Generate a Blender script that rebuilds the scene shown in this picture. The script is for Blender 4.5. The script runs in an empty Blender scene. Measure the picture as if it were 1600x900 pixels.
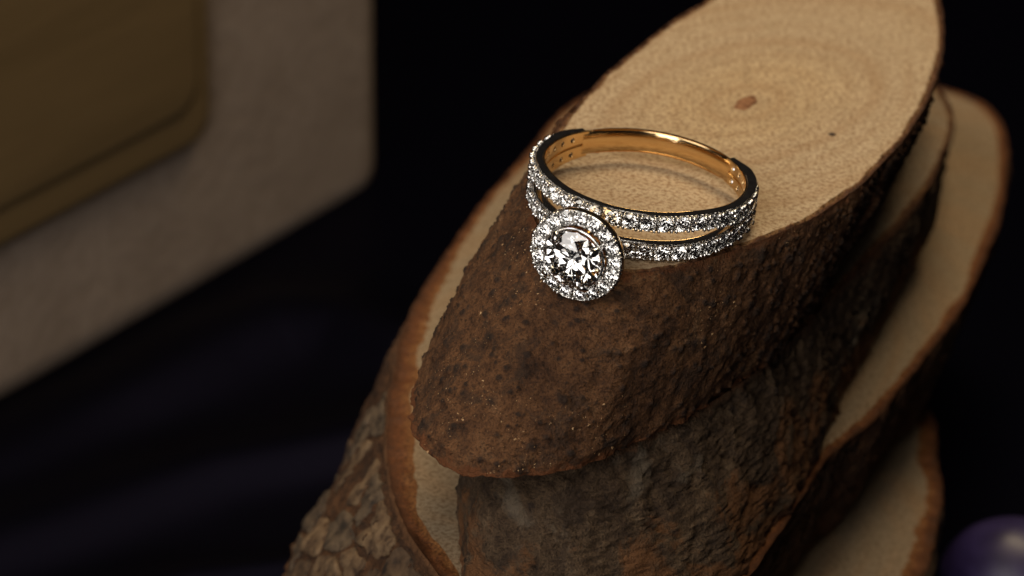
import bpy, bmesh, math, random
import numpy as np
from mathutils import Vector, Matrix

random.seed(7)
rng = np.random.default_rng(7)
S = bpy.context.scene
COL = S.collection

# ------------------------------------------------------------------ camera (1 unit = 1 cm)
PITCH = math.radians(30)
RIGHT = np.array([1.0, 0, 0])
UP = np.array([0, math.sin(PITCH), math.cos(PITCH)])
BACK = np.array([0, -math.cos(PITCH), math.sin(PITCH)])
DIST = 40.0
FPX = 184.0 * DIST                      # focal length in pixels of a 1600 px wide frame
ELEV = math.radians(28.0)
TH = math.radians(6.6)
NRM = math.cos(ELEV) * (math.sin(TH) * RIGHT + math.cos(TH) * UP) + math.sin(ELEV) * BACK   # normal of the stack's cuts
NRM /= np.linalg.norm(NRM)
RING_MID = NRM * 0.222                  # ring centre above the origin (origin: on the top cut)
CAMLOC = RING_MID + BACK * DIST - RIGHT * (1005 - 800) / 184.0 - UP * (450 - 291) / 184.0

cam_d = bpy.data.cameras.new('camera')
cam = bpy.data.objects.new('camera', cam_d)
COL.objects.link(cam)
S.camera = cam
cam.matrix_world = Matrix(((RIGHT[0], UP[0], BACK[0], CAMLOC[0]), (RIGHT[1], UP[1], BACK[1], CAMLOC[1]),
                           (RIGHT[2], UP[2], BACK[2], CAMLOC[2]), (0, 0, 0, 1)))
cam_d.sensor_width = 36.0
cam_d.lens = 36.0 * FPX / 1600.0
cam_d.clip_start = 0.1
cam_d.clip_end = 1000
cam_d.dof.use_dof = True
cam_d.dof.focus_distance = DIST - 0.75
cam_d.dof.aperture_fstop = cam_d.lens * 1e-3 / 0.50
cam_d.dof.aperture_blades = 9

# ------------------------------------------------------------------ world, lamps, exposure
W = bpy.data.worlds.new('World')
S.world = W
W.use_nodes = True
W.node_tree.nodes['Background'].inputs[0].default_value = (0.012, 0.010, 0.009, 1)
W.node_tree.nodes['Background'].inputs[1].default_value = 1.0


def area_lamp(name, loc, target, power, sx, sy, col):
    d = bpy.data.lights.new(name, 'AREA')
    d.shape = 'RECTANGLE'
    d.size, d.size_y = sx, sy
    d.energy = power
    d.color = col
    o = bpy.data.objects.new(name, d)
    COL.objects.link(o)
    o.location = loc
    o.rotation_euler = (Vector(target) - Vector(loc)).to_track_quat('-Z', 'Y').to_euler()
    return o


area_lamp('softbox_lamp', (-25, -14, 24), (0, 0, -1), 4200, 20, 20, (1.0, 0.93, 0.87))
area_lamp('warm_lamp', (8, 17, 37), (0, 1, 0), 9800, 20, 14, (1.0, 0.79, 0.52))
area_lamp('front_lamp', (-7, -27, 36), (0, -1, 0), 6200, 24, 17, (1.0, 0.91, 0.82))
area_lamp('low_lamp', (-16, -37, 11), (0, -1, 0), 5000, 17, 20, (1.0, 0.94, 0.89))

S.view_settings.view_transform = 'Standard'
S.view_settings.look = 'None'
S.view_settings.exposure = 0
S.view_settings.gamma = 1
S.render.engine = 'CYCLES'
S.cycles.use_denoising = True
S.cycles.max_bounces = 26
S.cycles.transmission_bounces = 24
S.cycles.glossy_bounces = 12
S.cycles.diffuse_bounces = 4
S.cycles.sample_clamp_indirect = 12


# ------------------------------------------------------------------ helpers
def ray(px, py):
    return RIGHT * (px - 800) / FPX + UP * (450 - py) / FPX - BACK


def on_plane(px, py, p0, n):
    d = ray(px, py)
    t = np.dot(p0 - CAMLOC, n) / np.dot(d, n)
    return CAMLOC + d * t


def hash01(ix, iy, iz, seed):
    h = (ix.astype(np.int64) * 374761393 + iy.astype(np.int64) * 668265263 + iz.astype(np.int64) * 2147483647 + seed * 1274126177) & 0xFFFFFFFF
    h = ((h ^ (h >> 13)) * 1274126177) & 0xFFFFFFFF
    h = ((h ^ (h >> 16)) * 2246822519) & 0xFFFFFFFF
    h = h ^ (h >> 15)
    return (h & 0xFFFFFF) / float(0xFFFFFF)


def vnoise(p, seed=0):
    p = np.asarray(p, float)
    i = np.floor(p)
    f = p - i
    f = f * f * (3 - 2 * f)
    i = i.astype(np.int64)
    out = 0
    for a in (0, 1):
        wa = f[:, 0] if a else 1 - f[:, 0]
        for b in (0, 1):
            wb = f[:, 1] if b else 1 - f[:, 1]
            for c in (0, 1):
                wc = f[:, 2] if c else 1 - f[:, 2]
                out = out + wa * wb * wc * hash01(i[:, 0] + a, i[:, 1] + b, i[:, 2] + c, seed)
    return out * 2 - 1


def fbm(p, octaves=4, seed=0, gain=0.5):
    s, a = 0, 1.0
    for k in range(octaves):
        s = s + a * vnoise(p * 2 ** k + 17.3 * k, seed + k)
        a *= gain
    return s


def link(name, verts, faces, mats, parent=None, smooth=True, mat_idx=None, uvs=None):
    me = bpy.data.meshes.new(name)
    me.from_pydata([tuple(map(float, v)) for v in verts], [], faces)
    for m in (mats if isinstance(mats, (list, tuple)) else [mats]):
        me.materials.append(m)
    if mat_idx is not None:
        me.polygons.foreach_set('material_index', mat_idx)
    if smooth:
        me.polygons.foreach_set('use_smooth', [True] * len(me.polygons))
    if uvs is not None:
        at = me.attributes.new('su', 'FLOAT_VECTOR', 'POINT')
        at.data.foreach_set('vector', np.asarray(uvs, float).ravel())
    me.update()
    o = bpy.data.objects.new(name, me)
    COL.objects.link(o)
    if parent is not None:
        o.parent = parent
    return o


def fix_normals(o):
    bm = bmesh.new()
    bm.from_mesh(o.data)
    bmesh.ops.recalc_face_normals(bm, faces=bm.faces)
    bm.to_mesh(o.data)
    bm.free()


def tag(o, label, cat=None, group=None, kind=None):
    o['label'] = label
    if cat:
        o['category'] = cat
    if group:
        o['group'] = group
    if kind:
        o['kind'] = kind
    return o


def empty(name, mat):
    o = bpy.data.objects.new(name, None)
    o.empty_display_size = 0.3
    COL.objects.link(o)
    o.matrix_world = mat
    return o


def frame(x, y, z, loc):
    return Matrix(((x[0], y[0], z[0], loc[0]), (x[1], y[1], z[1], loc[1]), (x[2], y[2], z[2], loc[2]), (0, 0, 0, 1)))


# ------------------------------------------------------------------ materials
def new_mat(name):
    m = bpy.data.materials.new(name)
    m.use_nodes = True
    nt = m.node_tree
    b = nt.nodes['Principled BSDF']
    return m, nt, b


def N(nt, t, **kw):
    n = nt.nodes.new(t)
    for k, v in kw.items():
        if k in n.inputs:
            n.inputs[k].default_value = v
        else:
            setattr(n, k, v)
    return n


def ramp(nt, src, stops):
    r = nt.nodes.new('ShaderNodeValToRGB')
    e = r.color_ramp.elements
    while len(e) < len(stops):
        e.new(0.5)
    for el, (p, c) in zip(e, stops):
        el.position = p
        el.color = (*c, 1) if len(c) == 3 else c
    nt.links.new(src, r.inputs[0])
    return r.outputs[0]


def mix(nt, fac, a, b, mode='MIX'):
    m = nt.nodes.new('ShaderNodeMix')
    m.data_type = 'RGBA'
    m.blend_type = mode
    for i, v in ((0, fac), (6, a), (7, b)):
        if isinstance(v, (float, int)):
            m.inputs[i].default_value = v
        elif isinstance(v, tuple):
            m.inputs[i].default_value = (*v, 1)
        else:
            nt.links.new(v, m.inputs[i])
    return m.outputs[2]


def math_n(nt, op, a, b=None, c=None):
    m = nt.nodes.new('ShaderNodeMath')
    m.operation = op
    for i, v in enumerate((a, b, c)):
        if v is None:
            continue
        if isinstance(v, (float, int)):
            m.inputs[i].default_value = v
        else:
            nt.links.new(v, m.inputs[i])
    return m.outputs[0]


def noise(nt, vec, scale, detail=4.0, rough=0.55, dist=0.0):
    n = N(nt, 'ShaderNodeTexNoise', Scale=scale, Detail=detail, Roughness=rough, Distortion=dist)
    nt.links.new(vec, n.inputs['Vector'])
    return n.outputs[0]


def bump(nt, b, height, strength, dist, prev=None):
    n = N(nt, 'ShaderNodeBump', Strength=strength, Distance=dist)
    nt.links.new(height, n.inputs['Height'])
    if prev is not None:
        nt.links.new(prev, n.inputs['Normal'])
    nt.links.new(n.outputs[0], b.inputs['Normal'])
    return n.outputs[0]


def mapping(nt, vec, loc=(0, 0, 0), rot=(0, 0, 0), scale=(1, 1, 1)):
    m = nt.nodes.new('ShaderNodeMapping')
    m.inputs[1].default_value = loc
    m.inputs[2].default_value = rot
    m.inputs[3].default_value = scale
    nt.links.new(vec, m.inputs[0])
    return m.outputs[0]


def wood_mat(name, pith, ang, base=(0.50, 0.375, 0.235)):
    m, nt, b = new_mat(name)
    co = nt.nodes.new('ShaderNodeTexCoord').outputs['Object']
    # growth rings, stretched along the slant of the cut
    q = mapping(nt, co, loc=(-pith[0], -pith[1], 0))
    q = mapping(nt, q, rot=(0, 0, -ang), scale=(1, 1, 0))
    q = mapping(nt, q, scale=(0.55, 1, 0))
    wob = noise(nt, co, 1.3, 3)
    ln = nt.nodes.new('ShaderNodeVectorMath')
    ln.operation = 'LENGTH'
    nt.links.new(q, ln.inputs[0])
    r = math_n(nt, 'ADD', ln.outputs['Value'], math_n(nt, 'MULTIPLY', wob, 0.16))
    ringv = math_n(nt, 'PINGPONG', math_n(nt, 'MULTIPLY', r, 9.0), 1.0)
    ringv2 = math_n(nt, 'PINGPONG', math_n(nt, 'MULTIPLY', r, 3.1), 1.0)
    big = noise(nt, co, 0.9, 3)
    c = ramp(nt, big, [(0.3, tuple(x * 0.86 for x in base)), (0.7, tuple(x * 1.08 for x in base))])
    # golden heart, paler and greyer sapwood
    c = mix(nt, ramp(nt, r, [(0.55, (0, 0, 0)), (1.25, (0.75,) * 3)]), c, (base[0] * 0.92, base[1] * 0.97, base[2] * 1.10))
    amt = noise(nt, co, 0.7, 2)
    c = mix(nt, math_n(nt, 'MULTIPLY', math_n(nt, 'POWER', ringv, 2.0), ramp(nt, amt, [(0.35, (0.06,) * 3), (0.65, (0.42,) * 3)])), c, (0.33, 0.19, 0.085))
    c = mix(nt, math_n(nt, 'MULTIPLY', math_n(nt, 'POWER', ringv2, 4.0), 0.30), c, (0.36, 0.20, 0.085))
    mot = noise(nt, co, 7, 4, 0.65)
    c = mix(nt, ramp(nt, mot, [(0.36, (0.35,) * 3), (0.50, (0, 0, 0))]), c, tuple(x * 0.62 for x in base))
    sp = noise(nt, co, 26, 3, 0.6)
    c = mix(nt, ramp(nt, sp, [(0.38, (0.85,) * 3), (0.54, (0, 0, 0))]), c, tuple(x * f for x, f in zip(base, (0.46, 0.37, 0.32))))
    sp2 = noise(nt, co, 60, 2, 0.6)
    c = mix(nt, ramp(nt, sp2, [(0.30, (0.75,) * 3), (0.42, (0, 0, 0))]), c, tuple(x * f for x, f in zip(base, (0.33, 0.24, 0.2))))
    li = noise(nt, co, 34, 2, 0.6)
    c = mix(nt, ramp(nt, li, [(0.58, (0, 0, 0)), (0.75, (0.5,) * 3)]), c, tuple(min(x * 1.25, 0.7) for x in base))
    nt.links.new(c, b.inputs['Base Color'])
    b.inputs['Roughness'].default_value = 0.75
    b.inputs['Specular IOR Level'].default_value = 0.25
    saw = noise(nt, mapping(nt, co, rot=(0, 0, ang + 0.9), scale=(1, 7, 1)), 6, 3)
    p = bump(nt, b, saw, 0.25, 0.02)
    bump(nt, b, sp, 0.55, 0.012, p)
    return m


def bark_mat(name, stops, rim_col, patch=None, rust=None, edge=0.10, speck=0.6):
    """bark: stops colour the noise from dark to light; rim_col is bare inner bark near the broken edges"""
    m, nt, b = new_mat(name)
    co = nt.nodes.new('ShaderNodeTexCoord').outputs['Object']
    su = N(nt, 'ShaderNodeAttribute', attribute_name='su').outputs['Vector']
    sep = nt.nodes.new('ShaderNodeSeparateXYZ')
    nt.links.new(su, sep.inputs[0])
    s, hgt = sep.outputs[1], sep.outputs[2]
    n1 = noise(nt, co, 2.2, 8, 0.68, 0.4)
    n2 = noise(nt, co, 9.0, 6, 0.65)
    n3 = noise(nt, co, 45.0, 4, 0.65)
    v = math_n(nt, 'ADD', math_n(nt, 'MULTIPLY', n1, 0.55), math_n(nt, 'MULTIPLY', n2, 0.45))
    c = ramp(nt, v, stops)
    c = mix(nt, ramp(nt, n3, [(0.33, (0.7,) * 3), (0.52, (0, 0, 0))]), c, tuple(x * 0.5 for x in stops[0][1]))
    # lenticels and warts, raised in the mesh, are darker and greyer
    c = mix(nt, ramp(nt, hgt, [(0.15, (0, 0, 0)), (0.55, (0.82,) * 3)]), c, (0.024, 0.015, 0.011))
    mo = noise(nt, mapping(nt, co, loc=(7.7, 2.2, 1.1)), 3.4, 8, 0.72, 0.8)
    c = mix(nt, ramp(nt, mo, [(0.40, (0.6,) * 3), (0.48, (0, 0, 0))]), c, (0.040, 0.024, 0.015))
    if patch:
        pn = noise(nt, co, 1.1, 5, 0.6, 0.6)
        c = mix(nt, ramp(nt, pn, [(0.56, (0, 0, 0)), (0.66, (0.75,) * 3)]), c, patch)
    if rust:
        rn = math_n(nt, 'ADD', noise(nt, mapping(nt, co, loc=(3.1, 1.7, 0.4)), 1.5, 7, 0.66, 0.5), math_n(nt, 'MULTIPLY', math_n(nt, 'SUBTRACT', s, 0.5), 0.30))
        c = mix(nt, ramp(nt, rn, [(0.545, (0, 0, 0)), (0.62, (0.85,) * 3)]), c, mix(nt, n2, tuple(x * 0.4 for x in rust), rust))
    ed = math_n(nt, 'ADD', s, math_n(nt, 'MULTIPLY', math_n(nt, 'SUBTRACT', n2, 0.5), 0.22))
    c = mix(nt, ramp(nt, ed, [(1 - edge, (0, 0, 0)), (1 - edge * 0.4, (0.9,) * 3)]), c, rim_col)
    c = mix(nt, ramp(nt, ed, [(0.0, (0.8,) * 3), (0.05, (0, 0, 0))]), c, rim_col)
    sp = noise(nt, co, 75, 2, 0.7)
    c = mix(nt, ramp(nt, sp, [(0.69, (0, 0, 0)), (0.76, (speck,) * 3)]), c, (0.42, 0.27, 0.14))
    nt.links.new(c, b.inputs['Base Color'])
    b.inputs['Roughness'].default_value = 0.78
    b.inputs['Specular IOR Level'].default_value = 0.3
    p = bump(nt, b, n2, 0.75, 0.08)
    vo = N(nt, 'ShaderNodeTexVoronoi', Scale=15.0)
    wv = nt.nodes.new('ShaderNodeVectorMath')
    wv.operation = 'ADD'
    nt.links.new(co, wv.inputs[0])
    nz = N(nt, 'ShaderNodeTexNoise', Scale=9.0, Detail=3.0)
    nt.links.new(co, nz.inputs['Vector'])
    sc = nt.nodes.new('ShaderNodeVectorMath')
    sc.operation = 'SCALE'
    sc.inputs['Scale'].default_value = 0.12
    nt.links.new(nz.outputs['Color'], sc.inputs[0])
    nt.links.new(sc.outputs[0], wv.inputs[1])
    nt.links.new(wv.outputs[0], vo.inputs['Vector'])
    p = bump(nt, b, vo.outputs['Distance'], 0.5, 0.05, p)
    bump(nt, b, n3, 1.0, 0.035, p)
    return m


def rim_mat(name, a, bcol):
    m, nt, b = new_mat(name)
    co = nt.nodes.new('ShaderNodeTexCoord').outputs['Object']
    su = N(nt, 'ShaderNodeAttribute', attribute_name='su').outputs['Vector']
    sep = nt.nodes.new('ShaderNodeSeparateXYZ')
    nt.links.new(su, sep.inputs[0])
    n1 = noise(nt, co, 7, 6, 0.6)
    n2 = noise(nt, co, 40, 4, 0.6)
    v = math_n(nt, 'ADD', sep.outputs[1], math_n(nt, 'MULTIPLY', math_n(nt, 'SUBTRACT', n1, 0.5), 1.2))
    c = ramp(nt, v, [(0.0, a), (0.22, tuple((x * .7 + y * .3) for x, y in zip(a, bcol))), (0.48, bcol), (1.0, tuple(x * 0.35 for x in bcol))])
    c = mix(nt, ramp(nt, n2, [(0.38, (0.85,) * 3), (0.56, (0, 0, 0))]), c, tuple(x * 0.35 for x in bcol))
    nt.links.new(c, b.inputs['Base Color'])
    b.inputs['Roughness'].default_value = 0.7
    b.inputs['Specular IOR Level'].default_value = 0.3
    p = bump(nt, b, n1, 0.4, 0.05)
    bump(nt, b, n2, 0.6, 0.02, p)
    return m


def plain_bumpy(name, stops, nscale, rough, bstr=0.4, bdist=0.02, spec=0.4):
    m, nt, b = new_mat(name)
    co = nt.nodes.new('ShaderNodeTexCoord').outputs['Object']
    n1 = noise(nt, co, nscale, 5, 0.6)
    nt.links.new(ramp(nt, n1, stops), b.inputs['Base Color'])
    b.inputs['Roughness'].default_value = rough
    b.inputs['Specular IOR Level'].default_value = spec
    bump(nt, b, n1, bstr, bdist)
    return m


def metal(name, col, rough):
    m, nt, b = new_mat(name)
    co = nt.nodes.new('ShaderNodeTexCoord').outputs['Object']
    n1 = noise(nt, co, 14, 4)
    nt.links.new(ramp(nt, n1, [(0.3, tuple(x * 0.93 for x in col)), (0.7, col)]), b.inputs['Base Color'])
    b.inputs['Metallic'].default_value = 1
    nt.links.new(ramp(nt, n1, [(0.3, (rough * 0.7,) * 3), (0.7, (rough * 1.3,) * 3)]), b.inputs['Roughness'])
    bump(nt, b, noise(nt, co, 40, 2), 0.04, 0.01)
    return m


def diamond_mat():
    m = bpy.data.materials.new('diamond')
    m.use_nodes = True
    nt = m.node_tree
    nt.nodes.clear()
    out = nt.nodes.new('ShaderNodeOutputMaterial')
    g = N(nt, 'ShaderNodeBsdfGlass', Roughness=0.0, IOR=2.42)
    g.inputs['Color'].default_value = (0.995, 0.995, 0.99, 1)
    prev = g.outputs[0]
    nt.links.new(prev, out.inputs[0])
    return m


M_GOLD = metal('yellow_gold', (0.86, 0.61, 0.31), 0.13)
M_WHITE = metal('white_gold', (0.74, 0.72, 0.69), 0.12)
M_DIA = diamond_mat()

# ------------------------------------------------------------------ setting: dark satin cloth
TABLE_Z = -6.3


def build_cloth():
    n = 300
    xs = np.linspace(-1, 1, n)
    xs = np.sign(xs) * np.abs(xs) ** 2.6 * 90
    X, Y = np.meshgrid(xs - 4, xs + 5)
    P = np.stack([X.ravel(), Y.ravel()], 1)
    up = np.array([0, 0, 1.0])
    wob = fbm(np.column_stack([P * 0.35, 0 * P[:, :1]]), 2, 5)
    z = np.full(len(P), TABLE_Z)
    for crest, hgt, wid in (([(-260, 800), (0, 715), (200, 618), (330, 545), (430, 503), (530, 505), (640, 540)], 0.26, 0.75),
                            ([(-240, 920), (60, 832), (220, 772), (330, 735), (440, 715), (560, 690), (680, 650)], 0.22, 0.62),
                            ([(-200, 1090), (100, 985), (300, 930), (480, 910)], 0.3, 0.5)):
        pl = [on_plane(x, y, up * TABLE_Z, up)[:2] for x, y in crest]
        best = np.full(len(P), 1e9)
        for q0, q1 in zip(pl[:-1], pl[1:]):
            dq = q1 - q0
            t = np.clip(((P - q0) @ dq) / (dq @ dq), 0, 1)
            best = np.minimum(best, np.hypot(*(P - q0 - t[:, None] * dq).T))
        z += hgt * np.exp(-(best * (1 + 0.25 * wob) / wid) ** 2)
    V = np.column_stack([P, z])
    F = [(j * n + i, j * n + i + 1, (j + 1) * n + i + 1, (j + 1) * n + i) for j in range(n - 1) for i in range(n - 1)]
    m, nt, b = new_mat('navy_satin')
    co = nt.nodes.new('ShaderNodeTexCoord').outputs['Object']
    wv = noise(nt, mapping(nt, co, scale=(1, 1, 1)), 30, 3)
    nt.links.new(ramp(nt, wv, [(0.3, (0.0003, 0.0003, 0.0008)), (0.7, (0.0006, 0.0005, 0.0014))]), b.inputs['Base Color'])
    b.inputs['Roughness'].default_value = 0.5
    b.inputs['Specular IOR Level'].default_value = 0.065
    b.inputs['Specular Tint'].default_value = (0.32, 0.32, 1.0, 1)
    o = link('satin_cloth', V, F, m)
    tag(o, 'dark navy satin cloth with soft folds under the wood slices', kind='structure')
    return o


build_cloth()


# ------------------------------------------------------------------ wood slices
def polar_outline(px, h, root_inv, NT, center=None):
    """pixel outline -> plane at height h along NRM -> smooth radius per angle in the local frame"""
    p0 = NRM * h
    pts = []
    for p in px:
        w = on_plane(p[0], p[1], p0, NRM)
        l = root_inv @ Vector(w)
        pts.append((l.x, l.y))
    pts = np.array(pts)
    # closed Catmull-Rom
    n = len(pts)
    dense = []
    for i in range(n):
        a, b, c, d = pts[i - 1], pts[i], pts[(i + 1) % n], pts[(i + 2) % n]
        for t in np.linspace(0, 1, 24, endpoint=False):
            dense.append(0.5 * ((2 * b) + (-a + c) * t + (2 * a - 5 * b + 4 * c - d) * t * t + (-a + 3 * b - 3 * c + d) * t ** 3))
    dense = np.array(dense)
    ctr = (dense.max(0) + dense.min(0)) / 2 if center is None else np.array(center)
    rel = dense - ctr
    th = np.arctan2(rel[:, 1], rel[:, 0])
    r = np.hypot(rel[:, 0], rel[:, 1])
    o = np.argsort(th)
    T = np.linspace(-math.pi, math.pi, NT, endpoint=False)
    R = np.interp(T, np.concatenate([th[o] - 2 * math.pi, th[o], th[o] + 2 * math.pi]), np.tile(r[o], 3))
    for _ in range(6):
        R = (np.roll(R, 1) + 2 * R + np.roll(R, -1)) / 4
    return ctr, T, R


E1 = RIGHT - NRM * np.dot(RIGHT, NRM)
E1 /= np.linalg.norm(E1)
E2 = np.cross(NRM, E1)


class Slice:
    pass


def build_slice(name, label, top_px, bot_px, h_top, h_bot, m_bark, m_rim, wood_base, rim_w, pith_px,
                NT=520, NS=90, rough=0.02, lumps=0.05, warts=0, seed=1, long_ang=0.9, bulge=0.06, cr=1.0, stand_z=None):
    s = Slice()
    p0 = NRM * h_top
    cpx = np.mean(np.array(top_px), 0)
    loc = on_plane(cpx[0], cpx[1], p0, NRM)
    root = empty(name, frame(E1, E2, NRM, loc))
    tag(root, label, 'wood slice', 'slant-cut wood slices stacked with the bark on')
    inv = root.matrix_world.inverted()
    c0, T, R0 = polar_outline(top_px, h_top, inv, NT)
    c1, _, R1 = polar_outline(bot_px, h_bot, inv, NT)
    dz = h_bot - h_top
    cs, sn = np.cos(T), np.sin(T)
    ang = np.stack([cs * 2.2, sn * 2.2, np.zeros(NT)], 1)
    R0 = R0 * (1 + 0.006 * fbm(ang * 2.5, 4, seed))
    R1 = R1 * (1 + 0.014 * fbm(ang * 3.0, 5, seed + 3))
    top = np.stack([c0[0] + R0 * cs, c0[1] + R0 * sn, np.zeros(NT)], 1)
    bot = np.stack([c1[0] + R1 * cs, c1[1] + R1 * sn, np.full(NT, dz)], 1)
    if stand_z is not None:             # the underside is cut level and stands on the cloth
        bot[:, 2] = (stand_z - loc[2] - E1[2] * bot[:, 0] - E2[2] * bot[:, 1]) / NRM[2]
    # inner edge of the bark rim on the cut
    wv = (rim_w(T) if callable(rim_w) else np.full(NT, rim_w)) * (1 + 0.25 * fbm(ang * 3, 3, seed + 9) + 0.12 * fbm(ang * 16, 3, seed + 10))
    tang = np.roll(top, -1, 0) - np.roll(top, 1, 0)
    nin = np.stack([-tang[:, 1], tang[:, 0], np.zeros(NT)], 1)
    nin /= np.linalg.norm(nin, axis=1)[:, None]
    inner = top + nin * wv[:, None]
    # side grid
    ss = np.linspace(0, 1, NS)
    G = np.zeros((NS, NT, 3))
    for k, t in enumerate(ss):
        G[k] = top * (1 - t) + bot * t
        G[k] -= nin * (bulge * math.sin(math.pi * t))
    dT = np.roll(G, -1, 1) - np.roll(G, 1, 1)
    dS = np.gradient(G, axis=0)
    nor = np.cross(dS, dT)
    nor /= np.linalg.norm(nor, axis=2)[..., None] + 1e-9
    if np.mean(np.sum(nor * (-nin)[None], 2)) < 0:
        nor = -nor
    flat = G.reshape(-1, 3)
    ax = (bot - top).mean(0)
    ax /= np.linalg.norm(ax)
    along = flat @ ax
    st = flat - np.outer(along, ax) * 0.55               # stretched along the branch
    d = lumps * fbm(st * 1.6, 5, seed + 20) + rough * fbm(flat * 7, 4, seed + 30, 0.6)
    crease = np.abs(fbm(st * 2.4 + 5, 3, seed + 40))
    d -= cr * rough * 2.2 * np.clip(0.12 - crease, 0, 1) / 0.12
    d -= cr * rough * 1.3 * np.clip(0.25 - np.abs(fbm(flat * 11 + 3, 3, seed + 45)), 0, 1) / 0.25
    wart = np.zeros(len(flat))
    if warts:
        W2 = wart.reshape(NS, NT)
        for c in rng.integers(0, len(flat), warts):
            k0, i0 = c // NT, c % NT
            rad = rng.uniform(0.014, 0.038) * (1.5 if rng.uniform() < 0.15 else 1)
            wk, wi = int(3 * rad / (np.linalg.norm(G[min(k0 + 1, NS - 1), i0] - G[max(k0 - 1, 0), i0]) / 2 + 1e-6)) + 1, int(3 * rad / (np.linalg.norm(dT[k0, i0]) / 2)) + 1
            ks = np.arange(max(0, k0 - wk), min(NS, k0 + wk + 1))
            ii = np.arange(i0 - wi, i0 + wi + 1) % NT
            q = G[np.ix_(ks, ii)] - G[k0, i0]
            al = q @ ax
            dist2 = (q ** 2).sum(2) + al ** 2 * rng.uniform(-0.3, 0.6)
            ix = np.ix_(ks, ii)
            W2[ix] = np.maximum(W2[ix], np.exp(-dist2 / rad ** 2) * rng.uniform(0.5, 1))
        wart = W2.ravel()
        d += wart * 0.042 - 0.03 * np.clip((wart - 0.72) / 0.28, 0, 1)
    S_all = np.repeat(ss, NT)
    d *= np.clip(S_all / 0.06, 0.25, 1)
    D = flat + nor.reshape(-1, 3) * d[:, None]
    # the broken lower lip is ragged
    lip = np.clip((S_all - 0.93) / 0.07, 0, 1)
    D += nor.reshape(-1, 3) * (lip * (0.030 * fbm(flat * 7, 5, seed + 50, 0.65) - 0.02))[:, None] + np.outer(lip * 0.018 * fbm(flat * 6, 5, seed + 55, 0.65), ax)
    V = [tuple(v) for v in D]
    U = [(0, S_all[i], wart[i]) for i in range(len(D))]
    F = []
    for k in range(NS - 1):
        for i in range(NT):
            j = (i + 1) % NT
            F.append((k * NT + i, (k + 1) * NT + i, (k + 1) * NT + j, k * NT + j))
    # underside
    b0 = len(V)
    V.append((c1[0], c1[1], float(bot[:, 2].mean())))
    U.append((0, 0.5, 0))
    base = (NS - 1) * NT
    for i in range(NT):
        F.append((base + i, b0, base + (i + 1) % NT))
    bark = link('bark', V, F, m_bark, root, uvs=U)
    # rim of inner bark round the cut
    NR = 7
    V, U, F = [], [], []
    for k in range(NR):
        t = k / (NR - 1)
        row = inner * (1 - t) + D[:NT] * t
        z = 0.032 * fbm(row * 13, 4, seed + 60, 0.6) * math.sin(math.pi * min(1, t * 1.0)) - 0.012 * t
        row = row + np.stack([z * 0, z * 0, z], 1)
        if k == NR - 1:
            row = D[:NT]
        V += [tuple(v) for v in row]
        U += [(0, t, 0)] * NT
    for k in range(NR - 1):
        for i in range(NT):
            j = (i + 1) % NT
            F.append((k * NT + i, (k + 1) * NT + i, (k + 1) * NT + j, k * NT + j))
    rim = link('bark_rim', V, F, m_rim, root, uvs=U)
    # sawn face
    pl = inv @ Vector(on_plane(pith_px[0], pith_px[1], p0, NRM))
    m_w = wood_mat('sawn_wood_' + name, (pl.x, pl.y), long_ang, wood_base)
    NRr = 46
    V, F = [], []
    cc = np.array([c0[0], c0[1], 0])
    for k in range(NRr):
        t = 1 - k / NRr
        row = cc + (inner - cc) * t
        z = 0.006 * fbm(row * 3, 3, seed + 70) * min(1, (1 - t) * 12)
        V += [tuple(v) for v in (row + np.stack([z * 0, z * 0, z], 1))]
    V.append(tuple(cc))
    for k in range(NRr - 1):
        for i in range(NT):
            j = (i + 1) % NT
            F.append((k * NT + i, k * NT + j, (k + 1) * NT + j, (k + 1) * NT + i))
    for i in range(NT):
        F.append(((NRr - 1) * NT + i, (NRr - 1) * NT + (i + 1) % NT, len(V) - 1))
    face = link('sawn_face', V, F, m_w, root)
    for o in (bark, rim, face):
        fix_normals(o)
    s.root, s.inv, s.D, s.nor, s.NT, s.NS, s.pith, s.ax = root, inv, D.reshape(NS, NT, 3), nor, NT, NS, pl, ax
    return s


H1, H2, H3, H4, H5 = 0.0, -1.40, -2.80, -4.30, -5.6
BROWN = [(0.35, (0.028, 0.012, 0.005)), (0.44, (0.100, 0.043, 0.017)), (0.54, (0.172, 0.076, 0.029)), (0.66, (0.24, 0.126, 0.058))]
GREY = [(0.34, (0.024, 0.012, 0.006)), (0.44, (0.078, 0.046, 0.024)), (0.56, (0.138, 0.086, 0.046)), (0.70, (0.225, 0.155, 0.09))]
TAN = [(0.34, (0.020, 0.009, 0.004)), (0.46, (0.080, 0.036, 0.015)), (0.58, (0.145, 0.064, 0.024)), (0.72, (0.18, 0.10, 0.05))]
ORANGE = (0.24, 0.085, 0.026)
mb1 = bark_mat('bark_russet', BROWN, (0.17, 0.058, 0.018), edge=0.045)
mb2 = bark_mat('bark_grey', GREY, (0.16, 0.07, 0.03), patch=(0.185, 0.145, 0.10), rust=(0.27, 0.115, 0.04), edge=0.08)
mb3 = bark_mat('bark_tan', TAN, (0.2, 0.09, 0.035), edge=0.08)
mb4 = bark_mat('bark_dull', GREY, (0.16, 0.07, 0.03), edge=0.1)
mr1 = rim_mat('inner_bark', (0.26, 0.14, 0.055), (0.125, 0.048, 0.017))
mr3 = rim_mat('inner_bark_wide', (0.24, 0.100, 0.028), (0.145, 0.047, 0.011))

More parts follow.
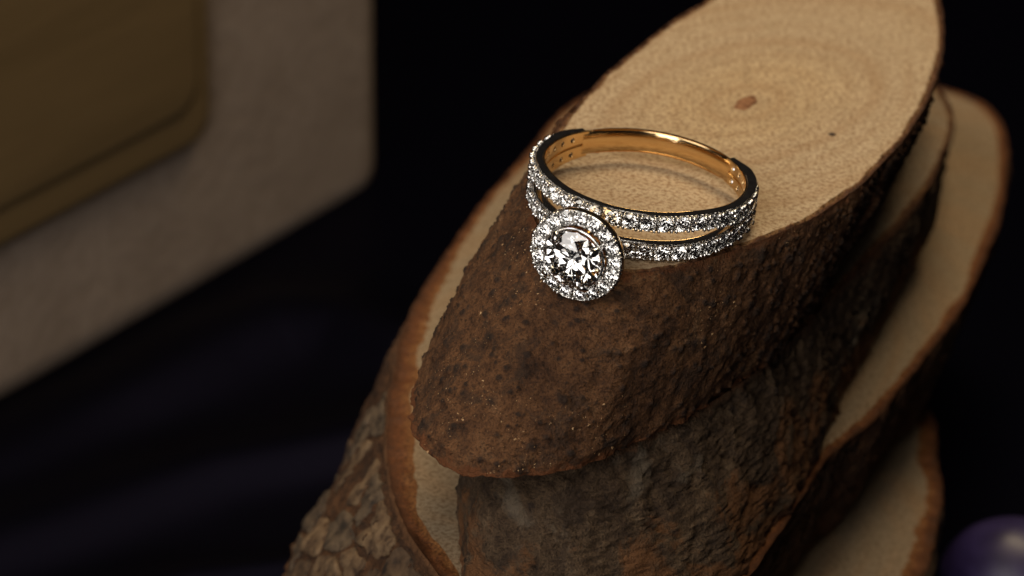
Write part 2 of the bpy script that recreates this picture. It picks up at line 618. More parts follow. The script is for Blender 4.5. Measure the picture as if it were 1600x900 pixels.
T1 = [(870, 200), (900, 165), (950, 110), (1020, 55), (1090, 8), (1180, -40), (1290, -75), (1390, -70), (1450, -35), (1472, 10),
      (1476, 60), (1464, 120), (1440, 172), (1388, 247), (1300, 322), (1200, 372), (1100, 405), (1020, 424), (965, 424), (915, 412),
      (868, 388), (836, 345), (828, 297), (842, 245)]
B1 = [(640, 636), (643, 670), (660, 702), (682, 722), (712, 736), (745, 744), (790, 749), (896, 734), (997, 693), (1086, 649), (1180, 580), (1245, 505), (1312, 405),
      (1374, 305), (1414, 235), (1432, 185), (1420, 155), (1360, 145), (1270, 165), (1107, 250), (980, 300), (907, 335), (837, 380), (770, 440), (687, 525), (652, 590)]
T2 = [(1478, 150), (1490, 195), (1468, 262), (1422, 335), (1360, 402), (1305, 460), (1252, 518), (1152, 602), (1050, 660), (950, 700),
      (850, 712), (790, 700), (758, 655), (752, 600), (775, 540), (850, 430), (1000, 300), (1150, 190), (1300, 130), (1400, 115), (1450, 125)]
B2 = [(712, 880), (720, 940), (780, 1000), (900, 1020), (1050, 975), (1170, 880), (1250, 770), (1300, 680), (1350, 565), (1420, 410), (1476, 250),
      (1488, 205), (1465, 180), (1400, 180), (1250, 240), (1050, 360), (850, 570), (750, 740), (722, 820)]
T3 = [(880, 170), (800, 262), (740, 335), (690, 402), (645, 485), (615, 570), (603, 650), (608, 740), (632, 825), (690, 905), (780, 980),
      (930, 1040), (1080, 1000), (1180, 890), (1240, 800), (1290, 724), (1370, 650), (1450, 552), (1510, 468), (1550, 380), (1572, 280),
      (1572, 205), (1545, 165), (1490, 140), (1400, 120), (1250, 105), (1100, 100), (980, 120)]
B3 = [(432, 930), (440, 1010), (520, 1120), (650, 1180), (800, 1190), (1000, 1120), (1150, 1000), (1240, 890), (1310, 810), (1385, 705), (1430, 640),
      (1470, 560), (1500, 450), (1490, 370), (1400, 320), (1200, 310), (900, 390), (700, 540), (560, 720), (470, 850)]
T4 = [(1440, 610), (1464, 680), (1472, 760), (1462, 840), (1430, 920), (1350, 1010), (1250, 1080), (1120, 1140), (1000, 1160), (850, 1160), (760, 1110), (765, 1010),
      (850, 850), (1000, 700), (1200, 580), (1340, 540), (1410, 560)]
B4 = [(x - 60, y + 230) for x, y in T4]


def rim3(T):
    return 0.095 + 0.13 * np.clip(np.cos(T - (-2.45)), 0, 1) ** 2


slice1 = build_slice('wood_slice', 'topmost wood slice with russet warty bark, carrying the diamond ring', T1, B1, H1, H2, mb1, mr1,
                     (0.575, 0.425, 0.245), 0.055, (1165, 160), NT=1200, NS=230, rough=0.012, lumps=0.032, warts=1700, seed=11, cr=0.35)
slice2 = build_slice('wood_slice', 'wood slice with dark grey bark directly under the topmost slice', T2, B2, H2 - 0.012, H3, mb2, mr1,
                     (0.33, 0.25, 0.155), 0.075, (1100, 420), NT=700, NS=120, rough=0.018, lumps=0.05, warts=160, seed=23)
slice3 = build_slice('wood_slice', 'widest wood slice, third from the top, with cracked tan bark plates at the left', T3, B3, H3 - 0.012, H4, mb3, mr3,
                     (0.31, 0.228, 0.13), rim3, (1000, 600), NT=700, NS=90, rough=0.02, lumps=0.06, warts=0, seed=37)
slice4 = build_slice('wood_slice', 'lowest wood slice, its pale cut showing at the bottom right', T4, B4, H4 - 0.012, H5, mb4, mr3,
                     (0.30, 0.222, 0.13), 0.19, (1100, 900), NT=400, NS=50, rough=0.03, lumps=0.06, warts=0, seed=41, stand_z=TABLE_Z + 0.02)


def blob_on_face(sl, name, px, rx, ry, rz, rot, m, z=0.0):
    l = sl.inv @ Vector(on_plane(px[0], px[1], NRM * H1, NRM))
    V, F = [], []
    nu, nv = 20, 5
    for k in range(nv + 1):
        a = k / nv * math.pi / 2
        for i in range(nu):
            t = 2 * math.pi * i / nu
            w = 1 + 0.13 * math.sin(2 * t + 1) + 0.08 * math.sin(5 * t)
            x, y = rx * math.cos(a) * math.cos(t) * w, ry * math.cos(a) * math.sin(t) * w
            V.append((l.x + x * math.cos(rot) - y * math.sin(rot), l.y + x * math.sin(rot) + y * math.cos(rot), z + rz * math.sin(a)))
    for k in range(nv):
        for i in range(nu):
            j = (i + 1) % nu
            F.append((k * nu + i, k * nu + j, (k + 1) * nu + j, (k + 1) * nu + i))
    o = link(name, V, F, m, sl.root)
    fix_normals(o)
    return o


m_pith = plain_bumpy('pith', [(0.35, (0.13, 0.05, 0.02)), (0.65, (0.36, 0.17, 0.075))], 16, 0.8, 0.8, 0.03)
m_hole = plain_bumpy('dark_knot', [(0.3, (0.02, 0.012, 0.008)), (0.7, (0.05, 0.03, 0.02))], 30, 0.8)
blob_on_face(slice1, 'pith', (1165, 161), 0.16, 0.085, 0.012, 1.0, m_pith, 0.0)
blob_on_face(slice1, 'dark_knot', (1300, 210), 0.03, 0.03, 0.012, 0, m_hole, 0.0)


# bark plates on the third slice's left flank
def clip_poly(poly, a, b):
    mid = (a + b) / 2
    n = b - a
    out = []
    for i in range(len(poly)):
        p, q = poly[i], poly[(i + 1) % len(poly)]
        dp, dq = np.dot(p - mid, n), np.dot(q - mid, n)
        if dp <= 0:
            out.append(p)
        if dp * dq < 0:
            out.append(p + (q - p) * dp / (dp - dq))
    return out


def surf(sl, i, s):
    k = min(max(s, 0), 0.999) * (sl.NS - 1)
    k0 = int(k)
    fk = k - k0
    i0 = int(math.floor(i)) % sl.NT
    fi = i - math.floor(i)
    i1 = (i0 + 1) % sl.NT
    def g(A):
        return (A[k0, i0] * (1 - fi) + A[k0, i1] * fi) * (1 - fk) + (A[k0 + 1, i0] * (1 - fi) + A[k0 + 1, i1] * fi) * fk
    return g(sl.D), g(sl.nor)


def plates(sl, i0, i1, s0, s1, nseed, mats, keep, seed, thick=(0.02, 0.06)):
    r = np.random.default_rng(seed)
    # chart: metric size of the patch
    pa, _ = surf(sl, i0, (s0 + s1) / 2)
    pb, _ = surf(sl, i1, (s0 + s1) / 2)
    L = np.linalg.norm(pb - pa)
    pc, _ = surf(sl, (i0 + i1) / 2, s0)
    pd, _ = surf(sl, (i0 + i1) / 2, s1)
    Hh = np.linalg.norm(pd - pc)
    seeds = np.column_stack([r.uniform(0, L, nseed), r.uniform(0, Hh, nseed)])
    for _ in range(1):
        g = np.column_stack([r.uniform(0, L, 3000), r.uniform(0, Hh, 3000)])
        own = np.argmin(((g[:, None] - seeds[None]) ** 2).sum(2), 1)
        seeds = np.array([seeds[k] * 0.5 + 0.5 * g[own == k].mean(0) if (own == k).any() else seeds[k] for k in range(nseed)])
    n = 0
    for k in range(nseed):
        if r.uniform() > keep:
            continue
        poly = [np.array(p, float) for p in ((0, 0), (L, 0), (L, Hh), (0, Hh))]
        for j in range(nseed):
            if j != k and len(poly) > 2:
                poly = clip_poly(poly, seeds[k], seeds[j])
        if len(poly) < 3:
            continue
        P = np.array(poly)
        c = P.mean(0)
        # dense ragged outline
        pts = []
        for a in range(len(P)):
            p, q = P[a], P[(a + 1) % len(P)]
            m = max(2, int(np.linalg.norm(q - p) / 0.035))
            for t in range(m):
                pts.append(p + (q - p) * t / m)
        pts = np.array(pts)
        for _ in range(2):
            pts = (np.roll(pts, 1, 0) + 2 * pts + np.roll(pts, -1, 0)) / 4
        rr = np.linalg.norm(pts - c, axis=1)[:, None]
        jit = fbm(np.column_stack([pts * 8, np.zeros(len(pts))]), 3, seed + k)[:, None] * 0.025
        pts = c + (pts - c) * np.maximum(1 - (0.016 + np.abs(jit) * 1.5) / rr, 0.3)
        th = r.uniform(*thick)
        tilt = r.normal(0, 0.03, 2)
        nP = len(pts)
        V, F = [], []
        for lev, (sc, hh) in enumerate(((1.0, -0.05), (1.0, 0.65), (0.965, 1.0), (0.6, 1.02), (0.3, 1.0))):
            for a in range(nP):
                q = c + (pts[a] - c) * sc
                ii = i0 + (i1 - i0) * q[0] / L
                s_ = s0 + (s1 - s0) * q[1] / Hh
                p, no = surf(sl, ii, s_)
                off = th * hh + (np.dot(q - c, tilt) if lev else 0)
                off += 0.008 * float(fbm(np.array([[q[0] * 9, q[1] * 9, k]]), 2, 3)[0]) if lev > 1 else 0
                V.append(p + no * max(off, -0.03))
        for lev in range(4):
            for a in range(nP):
                b = (a + 1) % nP
                F.append((lev * nP + a, lev * nP + b, (lev + 1) * nP + b, (lev + 1) * nP + a))
        F.append(tuple(4 * nP + a for a in range(nP)))
        o = link('bark_plate', V, F, mats[int(r.integers(len(mats)))], sl.root, smooth=True)
        fix_normals(o)
        n += 1
    return n


def find_i(sl, px, s=0.3):
    """outline index whose side point projects nearest to a pixel"""
    best, bi = 1e9, (0, 0)
    M = np.array(sl.root.matrix_world)
    W_ = sl.D.reshape(-1, 3) @ M[:3, :3].T + M[:3, 3] - CAMLOC
    z = -(W_ @ BACK)
    x = 800 + FPX * (W_ @ RIGHT) / z
    y = 450 - FPX * (W_ @ UP) / z
    k = np.argsort((x - px[0]) ** 2 + (y - px[1]) ** 2)[:30]
    k = k[np.argmin(z[k])]
    return k % sl.NT, k // sl.NT / (sl.NS - 1)


mp = [plain_bumpy('bark_plate_brown', [(0.36, (0.016, 0.009, 0.005)), (0.47, (0.065, 0.037, 0.018)), (0.64, (0.105, 0.062, 0.031))], 6, 0.8, 0.9, 0.05),
      plain_bumpy('bark_plate_grey', [(0.36, (0.020, 0.013, 0.008)), (0.47, (0.070, 0.046, 0.026)), (0.64, (0.115, 0.078, 0.045))], 6, 0.8, 0.9, 0.05),
      plain_bumpy('bark_plate_tan', [(0.36, (0.035, 0.018, 0.009)), (0.47, (0.105, 0.062, 0.030)), (0.64, (0.175, 0.112, 0.058))], 6, 0.8, 0.9, 0.05)]
ia, sa = find_i(slice3, (590, 690))
ib, sb = find_i(slice3, (690, 899))
print('plate idx', ia, sa, ib, sb)
plates(slice3, min(ia, ib) - 25, max(ia, ib) + 45, 0.06, 0.9, 44, mp, 0.78, 5, (0.012, 0.032))

# ------------------------------------------------------------------ wood dust on the top slice's bark
def dust(sl, n, seed, name, label):
    r = np.random.default_rng(seed)
    M = np.array(sl.root.matrix_world)
    D = sl.D.reshape(-1, 3)
    nor = sl.nor.reshape(-1, 3)
    nw = nor @ M[:3, :3].T
    facing = (nw @ BACK > 0.25) & (nw[:, 2] > 0.05)
    clump = fbm(D * 1.7, 3, seed) > -0.1
    idx = np.nonzero(facing & clump)[0]
    idx = r.choice(idx, n)
    V, F = [], []
    for i in idx:
        p, no = D[i], nor[i]
        l = r.uniform(0.003, 0.0075) * (2.2 if r.uniform() < 0.10 else 1)
        w = l * r.uniform(0.3, 0.8)
        a = r.normal(size=3)
        a -= no * np.dot(a, no)
        a /= np.linalg.norm(a)
        b = np.cross(no, a)
        p = p + no * 0.004 + a * r.normal(0, 0.008) + b * r.normal(0, 0.008)
        k = len(V)
        up = no * w * 0.5
        V += [p - a * l - b * w * .3, p + a * l - b * w, p + a * l * .6 + b * w, p - a * l * .7 + b * w * .6, p + up + a * l * 0.2, p + up * .8 - a * l * .4]
        F += [(k, k + 1, k + 4, k + 5), (k + 1, k + 2, k + 4), (k + 2, k + 3, k + 5, k + 4), (k + 3, k, k + 5), (k, k + 3, k + 2, k + 1)]
    m = plain_bumpy(name + '_mat', [(0.3, (0.30, 0.15, 0.06)), (0.7, (0.58, 0.38, 0.19))], 25, 0.6)
    o = link(name, V, F, m, None, smooth=False)
    o.matrix_world = sl.root.matrix_world.copy()
    tag(o, label, 'wood dust', kind='stuff')


dust(slice1, 420, 3, 'wood_dust', 'pale wood dust and tiny splinters on the russet bark')

# ------------------------------------------------------------------ ring
R_IN, R_LIN, R_FLOOR, R_OUT = 0.858, 0.872, 0.892, 0.960
cdir = BACK - NRM * np.dot(BACK, NRM)
cdir /= np.linalg.norm(cdir)
HEAD_AZ = math.radians(-20)
side = np.cross(NRM, cdir)              # to the photo's right
HD = cdir * math.cos(HEAD_AZ) + side * math.sin(HEAD_AZ)
HS = np.cross(NRM, HD)
ring = empty('diamond_ring', frame(HD, HS, NRM, NRM * 0.0))
tag(ring, 'split-shank halo diamond ring in white and yellow gold lying on the topmost slice', 'ring')
ZM = 0.222                              # mid-height of the ring


def smooth01(x):
    x = min(max(x, 0), 1)
    return x * x * (3 - 2 * x)


def band_geo(phi_deg):
    """centre height (from mid) and half width of one of the two bands"""
    a = abs(phi_deg)
    half = 0.079 - 0.019 * smooth01((a - 85) / 55)
    gap = 0.055 * smooth01((96 - a) / 55)
    return half + gap, half


def sweep(phis, section):
    V, F = [], []
    n = None
    for p in phis:
        sec = section(p)
        n = len(sec)
        a = math.radians(p)
        for r, z in sec:
            V.append((r * math.cos(a), r * math.sin(a), ZM + z))
    for k in range(len(phis) - 1):
        for i in range(n):
            j = (i + 1) % n
            F.append((k * n + i, k * n + j, (k + 1) * n + j, (k + 1) * n + i))
    F.append(tuple(range(n)))
    F.append(tuple((len(phis) - 1) * n + i for i in range(n)))
    return V, F


PHI0, PHI_R, PHI_L = 1.0, 144.0, -122.0


def brilliant():
    t35, t41 = math.tan(math.radians(34.5)), math.tan(math.radians(40.8))
    rt, rm, rl = 0.57, 0.79, 0.24
    g = 0.018
    V = []
    def add(r, deg, z):
        V.append((r * math.cos(math.radians(deg)), r * math.sin(math.radians(deg)), z))
        return len(V) - 1
    tab = [add(rt, 45 * k, g + (1 - rt) * t35) for k in range(8)]
    midv = [add(rm, 45 * k + 22.5, g + (1 - rm * math.cos(math.radians(22.5))) * t35) for k in range(8)]
    gu = [add(1, 22.5 * k, g) for k in range(16)]
    gl = [add(1, 22.5 * k, -g) for k in range(16)]
    low = [add(rl, 45 * k + 22.5, -g - (1 - rl * math.cos(math.radians(22.5))) * t41) for k in range(8)]
    cul = add(0, 0, -g - t41)
    F = [tuple(tab)]
    for k in range(8):
        k1 = (k + 1) % 8
        F.append((tab[k], midv[k - 1], gu[2 * k], midv[k]))
        F.append((tab[k], midv[k], tab[k1]))
        F.append((midv[k], gu[2 * k], gu[2 * k + 1]))
        F.append((midv[k], gu[2 * k + 1], gu[(2 * k + 2) % 16]))
        F.append((cul, low[k], gl[2 * k], low[k - 1]))
        F.append((low[k], gl[2 * k + 1], gl[2 * k]))
        F.append((low[k], gl[(2 * k + 2) % 16], gl[2 * k + 1]))
    for k in range(16):
        F.append((gu[k], gl[k], gl[(k + 1) % 16], gu[(k + 1) % 16]))
    me = bpy.data.meshes.new('brilliant_cut')
    me.from_pydata(V, [], F)
    me.materials.append(M_DIA)
    bm = bmesh.new()
    bm.from_mesh(me)
    bmesh.ops.recalc_face_normals(bm, faces=bm.faces)
    bm.to_mesh(me)
    bm.free()
    return me


ME_DIA = brilliant()


def stone(name, parent, loc, axis, radius, spin=0.0):
    o = bpy.data.objects.new(name, ME_DIA)
    COL.objects.link(o)
    o.parent = parent
    ax = (Vector(axis) + Vector([random.gauss(0, 0.035) for _ in range(3)]) * (radius < 0.1)).normalized()
    q = Vector((0, 0, 1)).rotation_difference(ax)
    o.matrix_local = Matrix.Translation(loc) @ q.to_matrix().to_4x4() @ Matrix.Rotation(spin, 4, 'Z') @ Matrix.Scale(radius, 4)
    return o


def add_ellipsoid(V, F, c, ax, radii, nu=8, nv=5):
    """ax: three unit axes"""
    b = len(V)
    for k in range(nv + 1):
        a = -math.pi / 2 + math.pi * k / nv
        for i in range(nu):
            t = 2 * math.pi * i / nu
            l = (radii[0] * math.cos(a) * math.cos(t), radii[1] * math.cos(a) * math.sin(t), radii[2] * math.sin(a))
            V.append(tuple(c[d] + l[0] * ax[0][d] + l[1] * ax[1][d] + l[2] * ax[2][d] for d in range(3)))
    for k in range(nv):
        for i in range(nu):
            j = (i + 1) % nu
            F.append((b + k * nu + i, b + k * nu + j, b + (k + 1) * nu + j, b + (k + 1) * nu + i))


def build_band(name, sgn):
    obs = []
    BV, BF = [], []
    for (pa, pb) in ((PHI_L, PHI_R),):
        phis = list(np.linspace(pa, pb, 220))

        def sec(p):
            c, h = band_geo(p)
            c *= sgn
            w = 0.022
            b = 0.006
            end = PHI_R if p > 0 else -PHI_L
            ro = R_OUT - 0.022 + 0.026 * smooth01((abs(p) - 92) / 26) - 0.046 * smooth01((abs(p) - end + 16) / 16)
            return [(R_LIN, c - h + b), (R_LIN, c + h - b), (R_LIN + b, c + h), (ro - b, c + h), (ro, c + h - b), (ro, c + h - w), (R_FLOOR, c + h - w),
                    (R_FLOOR, c - h + w), (ro, c - h + w), (ro, c - h + b), (ro - b, c - h), (R_LIN + b, c - h)]
        V, F = sweep(phis, sec)
        b0 = len(BV)
        BV += V
        BF += [tuple(i + b0 for i in f) for f in F]
    band = link(name, BV, BF, M_WHITE, ring, smooth=False)
    fix_normals(band)
    PV, PF = [], []
    for pa, pb in ((5.5, PHI_R - 17), (-5.5, PHI_L + 17)):
        step_sign = 1 if pb > pa else -1
        p = pa
        prev = None
        while abs(p) < abs(pb):
            c, h = band_geo(p)
            rad = min(0.070, h - 0.010)
            a = math.radians(p)
            d = (math.cos(a), math.sin(a), 0)
            stone('pave_diamond', band, (R_OUT * d[0], R_OUT * d[1], ZM + sgn * c), d, rad, random.uniform(0, 6.28))
            step = math.degrees((2 * rad + 0.010) / R_OUT)
            pm = p + step_sign * step / 2
            am = math.radians(pm)
            dm = (math.cos(am), math.sin(am), 0)
            tm = (-math.sin(am), math.cos(am), 0)
            cm, hm = band_geo(pm)
            for q in (-1, 1):
                for dt in (-0.020, 0.020):
                    z = ZM + sgn * cm + q * (hm - 0.027)
                    rr = R_OUT + 0.006 - 0.03 * smooth01((abs(pm) - 92) / 26)
                    cc = (rr * dm[0] + tm[0] * dt, rr * dm[1] + tm[1] * dt, z)
                    add_ellipsoid(PV, PF, cc, (tm, (0, 0, 1), dm), (0.0160 * random.uniform(.85, 1.15), 0.024, 0.027 * random.uniform(.85, 1.15)))
            p += step_sign * step
    beads = link('bead_prongs', PV, PF, M_WHITE, ring)
    beads['kind'] = 'stuff'
    fix_normals(beads)
    return band


upper = build_band('upper_pave_band', 1)
lower = build_band('lower_pave_band', -1)

# yellow gold lining of the two bands (inside) with drilled holes behind the stones, and the plain back of the shank
def rounded(r0, r1, zc, h, b0, b1):
    return [(r0, zc - h + b0), (r0, zc + h - b0), (r0 + b0 * .3, zc + h - b0 * .3), (r0 + b0, zc + h), (r1 - b1, zc + h), (r1 - b1 * .3, zc + h - b1 * .3), (r1, zc + h - b1),
            (r1, zc - h + b1), (r1 - b1 * .3, zc - h + b1 * .3), (r1 - b1, zc - h), (r0 + b0, zc - h), (r0 + b0 * .3, zc - h + b0 * .3)]


def build_lining():
    V, F = [], []
    for sgn in (1, -1):
        for (pa, pb) in ((PHI_L - 2, PHI_R + 2),):
            def sec(p):
                c, h = band_geo(p)
                return rounded(R_IN, R_LIN + 0.001, sgn * c, h - 0.003, 0.010, 0.002)
            v, f = sweep(list(np.linspace(pa, pb, 200)), sec)
            b0 = len(V)
            V += v
            F += [tuple(i + b0 for i in g) for g in f]
    o = link('gold_lining', V, F, M_GOLD, ring, smooth=False)
    fix_normals(o)
    # drilled holes
    HV, HF = [], []
    for sgn in (1, -1):
        for pa, pb in ((25, PHI_R - 3), (-25, PHI_L + 3)):
            st = 1 if pb > pa else -1
            p = pa
            while abs(p) < abs(pb):
                c, h = band_geo(p)
                a = math.radians(p)
                d = (math.cos(a), math.sin(a), 0)
                t = (-math.sin(a), math.cos(a), 0)
                b0 = len(HV)
                nu = 14
                for k in range(nu):
                    th = 2 * math.pi * k / nu
                    for rr, depth in ((0.025, 0.0315), (0.025, -0.006)):
                        y, z = rr * math.cos(th), rr * math.sin(th)
                        r = R_IN + depth
                        HV.append((r * d[0] + y * t[0], r * d[1] + y * t[1], ZM + sgn * c + z))
                HF.append(tuple(b0 + 2 * k for k in range(nu)))
                HF.append(tuple(b0 + 2 * k + 1 for k in range(nu)))
                for k in range(nu):
                    j = (k + 1) % nu
                    HF.append((b0 + 2 * k, b0 + 2 * j, b0 + 2 * j + 1, b0 + 2 * k + 1))
                p += st * math.degrees(0.146 / R_OUT)
    cut = link('hole_cutter', HV, HF, M_GOLD)
    fix_normals(cut)
    cut.matrix_world = ring.matrix_world.copy()
    bpy.context.view_layer.update()
    for tgt in (o, upper, lower):
      md = tgt.modifiers.new('holes', 'BOOLEAN')
      md.object = cut
      md.operation = 'DIFFERENCE'
      md.solver = 'EXACT'
      md.use_self = True
      dg = bpy.context.evaluated_depsgraph_get()
      me = bpy.data.meshes.new_from_object(tgt.evaluated_get(dg))
      tgt.modifiers.clear()
      tgt.data = me
    bpy.data.objects.remove(cut)
    return o


build_lining()


def build_back():
    pa, pb = PHI_R - 1.5, 360 + PHI_L + 1.5

    def sec(p):
        t = (p - pa) / (pb - pa)
        e = min(t, 1 - t)
        h = 0.114 - 0.008 * math.sin(math.pi * t)
        dz = -0.006 * (1 - smooth01(t / 0.6))
        ro = R_OUT - 0.045 + 0.02 * (1 - smooth01(e / 0.2))
        rin = R_IN
        pts = []
        # comfort-fit D section
        for k in range(9):
            a = -math.pi / 2 + math.pi * k / 8
            pts.append((ro - 0.055 + 0.055 * math.cos(a), (h) * math.sin(a) * (0.86 + 0.14 * abs(math.sin(a)))))
        pts += [(rin + 0.03, h * 0.985), (rin + 0.009, h * 0.94), (rin, h * 0.84), (rin - 0.002, 0), (rin, -h * 0.84), (rin + 0.009, -h * 0.94), (rin + 0.03, -h * 0.985)]
        return [(r_, z_ + dz) for r_, z_ in pts]
    V, F = sweep(list(np.linspace(pa, pb, 80)), sec)
    o = link('back_shank', V, F, M_GOLD, ring, smooth=True)
    fix_normals(o)
    bv = o.modifiers.new('auto', 'EDGE_SPLIT')
    bv.split_angle = math.radians(50)


build_back()

# ---- head: local axes X outwards, Y sideways, Z up
HX = 1.50                                # plane of the halo girdles


HS_ = 0.94


def head_pt(x, rad, t):
    rad *= HS_
    return (x, rad * math.cos(t), ZM + rad * math.sin(t))


def lathe(name, prof, mat, n=72, smooth=True, parent=None):
    V, F = [], []
    m = len(prof)
    for i in range(n):
        t = 2 * math.pi * i / n
        for x, r in prof:
            V.append(head_pt(x, r, t))
    for i in range(n):
        j = (i + 1) % n
        for k in range(m):
            l = (k + 1) % m
            F.append((i * m + k, i * m + l, j * m + l, j * m + k))
    o = link(name, V, F, mat, parent or ring, smooth=smooth)
    fix_normals(o)
    es = o.modifiers.new('auto', 'EDGE_SPLIT')
    es.split_angle = math.radians(35)
    return o


R_HALO, R_ST, N_HALO = 0.362, 0.0635, 17
halo = lathe('halo', [(HX - 0.095, 0.285), (HX + 0.005, 0.287), (HX + 0.012, 0.296), (HX + 0.004, 0.303), (HX - 0.068, 0.305), (HX - 0.068, 0.418), (HX + 0.000, 0.420),
                      (HX + 0.008, 0.427), (HX + 0.002, 0.434), (HX - 0.022, 0.434), (HX - 0.024, 0.415), (HX - 0.095, 0.410)], M_WHITE)
PV, PF = [], []
for k in range(N_HALO):
    t = 2 * math.pi * (k + 0.3) / N_HALO
    stone('halo_diamond', halo, head_pt(HX, R_HALO, t), (1, 0, 0), R_ST * HS_, random.uniform(0, 6.28))
    tm = t + math.pi / N_HALO
    er = (0, math.cos(tm), math.sin(tm))
    et = (0, -math.sin(tm), math.cos(tm))
    for rr in (0.307, 0.417):
        for dt in ((-0.018, 0.018) if rr > 0.35 else (0,)):
            p = head_pt(HX + 0.008, rr, tm)
            p = tuple(p[d] + et[d] * dt for d in range(3))
            add_ellipsoid(PV, PF, p, (et, er, (1, 0, 0)), (0.0165, 0.026, 0.026))
beads = link('halo_bead_prongs', PV, PF, M_WHITE, ring)
beads['kind'] = 'stuff'
fix_normals(beads)
# gallery: gold cup rising from the shank to the halo
lathe('gallery', [(HX - 0.096, 0.405), (HX - 0.028, 0.417), (HX - 0.026, 0.430), (HX - 0.034, 0.436), (HX - 0.070, 0.430), (HX - 0.110, 0.405), (HX - 0.20, 0.300), (HX - 0.30, 0.19), (0.99, 0.105), (0.87, 0.10), (0.87, 0.08), (0.99, 0.085), (HX - 0.29, 0.17), (HX - 0.19, 0.28)], M_GOLD)
# seat wire and centre stone
CR = 0.276
CX = HX + 0.095
wire = []
for k in range(10):
    a = 2 * math.pi * k / 10
    wire.append((CX - 0.055 + 0.014 * math.sin(a), CR - 0.005 + 0.016 * math.cos(a)))
lathe('seat_wire', wire, M_WHITE)
stone('center_diamond', ring, (CX, 0, ZM), (1, 0, 0), CR * HS_, 0.3)
for k in range(4):
    t = math.radians(45 + 90 * k - 8)
    V, F = [], []
    path = [(HX - 0.28, 0.20, 0.020), (HX - 0.12, 0.262, 0.021), (CX - 0.03, 0.291, 0.022), (CX + 0.03, 0.288, 0.023), (CX + 0.062, 0.268, 0.024), (CX + 0.078, 0.245, 0.020), (CX + 0.080, 0.228, 0.008)]
    nu = 10
    for (x, r, w) in path:
        er = np.array([0, math.cos(t), math.sin(t)])
        et = np.array([0, -math.sin(t), math.cos(t)])
        c = np.array(head_pt(x, r, t))
        for i in range(nu):
            a = 2 * math.pi * i / nu
            lift = smooth01((x - CX) / 0.06)
            axis2 = er * (1 - lift) + np.array([1, 0, 0]) * lift
            axis2 /= np.linalg.norm(axis2)
            V.append(tuple(c + et * w * math.cos(a) * (1 + 0.5 * lift * (w > .01)) + axis2 * w * math.sin(a)))
    for k2 in range(len(path) - 1):
        for i in range(nu):
            j = (i + 1) % nu
            F.append((k2 * nu + i, k2 * nu + j, (k2 + 1) * nu + j, (k2 + 1) * nu + i))
    F.append(tuple(range(nu)))
    F.append(tuple((len(path) - 1) * nu + i for i in range(nu)))
    o = link('prong', V, F, M_WHITE, ring)
    fix_normals(o)


# ------------------------------------------------------------------ box behind, left
def rounded_slab(w, h, d, r, bev, seg=8, z0=0.0):
    """rounded rectangle in x (0..w), z (0..h), front at y=0, back at y=d, soft front edge of size bev"""
    loops = []
    levels = [(d, 0.0)] + [(bev * (1 - math.sin(a)), bev * (1 - math.cos(a))) for a in np.linspace(0, math.pi / 2, 7)]
    for y, ins in levels:
        L = []
        rr = max(r - ins, 0.001)
        for cx, cz, a0 in ((w - r, r, -90), (w - r, h - r, 0), (r, h - r, 90), (r, r, 180)):
            for k in range(seg + 1):
                a = math.radians(a0 + 90 * k / seg)
                L.append((cx + rr * math.cos(a), y, cz + rr * math.sin(a)))
        loops.append(L)
    n = len(loops[0])
    V = [v for L in loops for v in L]
    F = []
    for k in range(len(loops) - 1):
        for i in range(n):
            j = (i + 1) % n
            F.append((k * n + i, k * n + j, (k + 1) * n + j, (k + 1) * n + i))
    F.append(tuple(range(n)))
    F.append(tuple((len(loops) - 1) * n + i for i in range(n)))
    return V, F


zt = np.array([0, 0, TABLE_Z])
ga = on_plane(0, 640, zt, np.array([0, 0, 1.0]))
gb = on_plane(612, 268, zt, np.array([0, 0, 1.0]))
bx = gb - ga
bx /= np.linalg.norm(bx)
by = np.cross(np.array([0, 0, 1.0]), bx)
tl = math.radians(3.5)
bz = np.array([0, 0, 1.0]) * math.cos(tl) + bx * math.sin(tl)
bxt = bx * math.cos(tl) - np.array([0, 0, 1.0]) * math.sin(tl)
BW, BH = 12.0, 9.0
borg = gb - bx * BW + np.array([0, 0, 0.0])
box = empty('gift_box', frame(bx, by, bz, borg))
tag(box, 'blurred beige textured box with a rounded amber panel, standing behind at the left', 'box')
mb, nt, b = new_mat('beige_leatherette')
co = nt.nodes.new('ShaderNodeTexCoord').outputs['Object']
n1 = noise(nt, co, 5.5, 3, 0.5)
n2 = noise(nt, co, 1.2, 3, 0.5)
c = ramp(nt, n2, [(0.3, (0.31, 0.235, 0.178)), (0.7, (0.37, 0.285, 0.22))])
c = mix(nt, ramp(nt, n1, [(0.38, (0.35,) * 3), (0.55, (0, 0, 0))]), c, (0.26, 0.19, 0.135))
nt.links.new(c, b.inputs['Base Color'])
b.inputs['Roughness'].default_value = 0.7
bump(nt, b, n1, 0.22, 0.06)
V, F = rounded_slab(BW, BH, 6.0, 0.55, 0.5)
o = link('box_body', V, F, mb, box)
fix_normals(o)
es = o.modifiers.new('auto', 'EDGE_SPLIT')
es.split_angle = math.radians(40)
binv = box.matrix_world.inverted()


def on_box(px, py):
    return binv @ Vector(on_plane(px, py, borg, by))


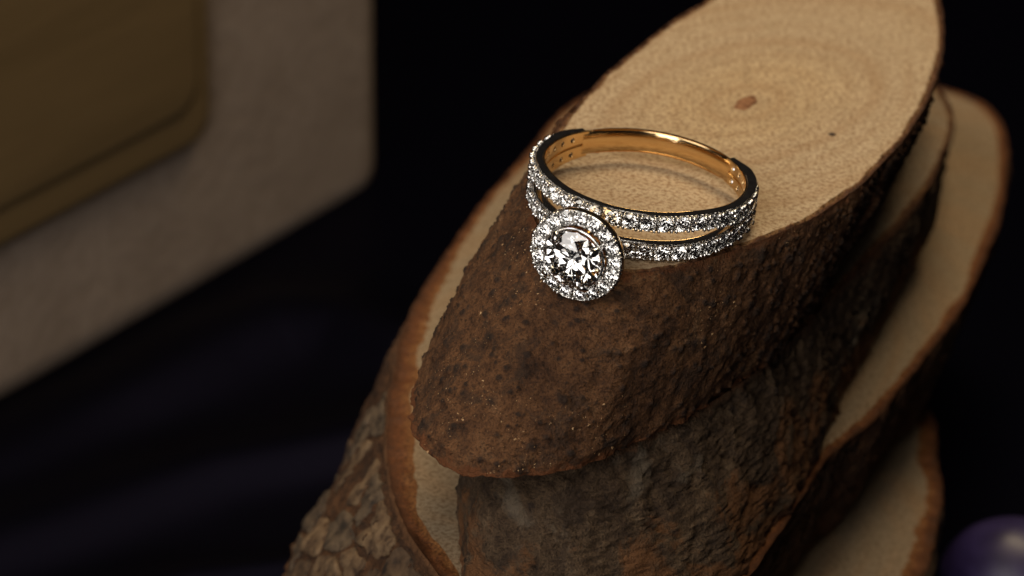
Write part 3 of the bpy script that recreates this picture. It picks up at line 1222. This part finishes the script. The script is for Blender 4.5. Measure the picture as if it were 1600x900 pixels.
ca, cb = on_box(328, 185), on_box(0, 350)
print('panel', ca, cb)
px1 = ca.x
pz0 = (ca.z + cb.z) / 2
mp_, nt, b = new_mat('amber_panel')
co = nt.nodes.new('ShaderNodeTexCoord').outputs['Object']
n1 = noise(nt, mapping(nt, co, scale=(0.25, 1, 1.6)), 1.1, 3)
nt.links.new(ramp(nt, n1, [(0.3, (0.175, 0.115, 0.05)), (0.7, (0.215, 0.142, 0.063))]), b.inputs['Base Color'])
b.inputs['Roughness'].default_value = 0.42
bump(nt, b, n1, 0.1, 0.1)
PW, PH = px1 - 0.8, BH - pz0 - 0.9
for nm, ins, out, bev, rad in (('amber_frame', 0.0, 0.16, 0.15, 0.42), ('amber_panel', 0.40, 0.20, 0.19, 0.45)):
    V, F = rounded_slab(PW - (ins * 0.45), PH - ins, 0.6, rad, bev)
    V = [(x + 0.8, y - out, z + pz0 + ins) for x, y, z in V]
    pan = link(nm, V, F, mp_, box)
    fix_normals(pan)
    es = pan.modifiers.new('auto', 'EDGE_SPLIT')
    es.split_angle = math.radians(40)

# ------------------------------------------------------------------ purple stone, lower right
RB = 0.72
pc = on_plane(1582, 918, np.array([0, 0, TABLE_Z + RB * 0.93]), np.array([0, 0, 1.0]))
V, F = [], []
nu, nv = 64, 32
for k in range(nv + 1):
    a = -math.pi / 2 + math.pi * k / nv
    for i in range(nu):
        t = 2 * math.pi * i / nu
        V.append((math.cos(a) * math.cos(t), math.cos(a) * math.sin(t), math.sin(a)))
V = np.array(V)
V = V * (1 + 0.03 * fbm(V * 1.3, 2, 77))[:, None] * RB
V[:, 2] *= 0.93
for k in range(nv):
    for i in range(nu):
        j = (i + 1) % nu
        F.append((k * nu + i, k * nu + j, (k + 1) * nu + j, (k + 1) * nu + i))
mpu, nt, b = new_mat('purple_stone')
co = nt.nodes.new('ShaderNodeTexCoord').outputs['Object']
n1 = noise(nt, co, 1.6, 4, 0.6, 0.6)
nt.links.new(ramp(nt, n1, [(0.35, (0.015, 0.009, 0.044)), (0.55, (0.027, 0.018, 0.072)), (0.72, (0.075, 0.062, 0.145))]), b.inputs['Base Color'])
b.inputs['Roughness'].default_value = 0.42
st = link('purple_stone', V, F, mpu)
st.location = pc
tag(st, 'round polished purple stone, blurred in the lower right corner', 'stone')
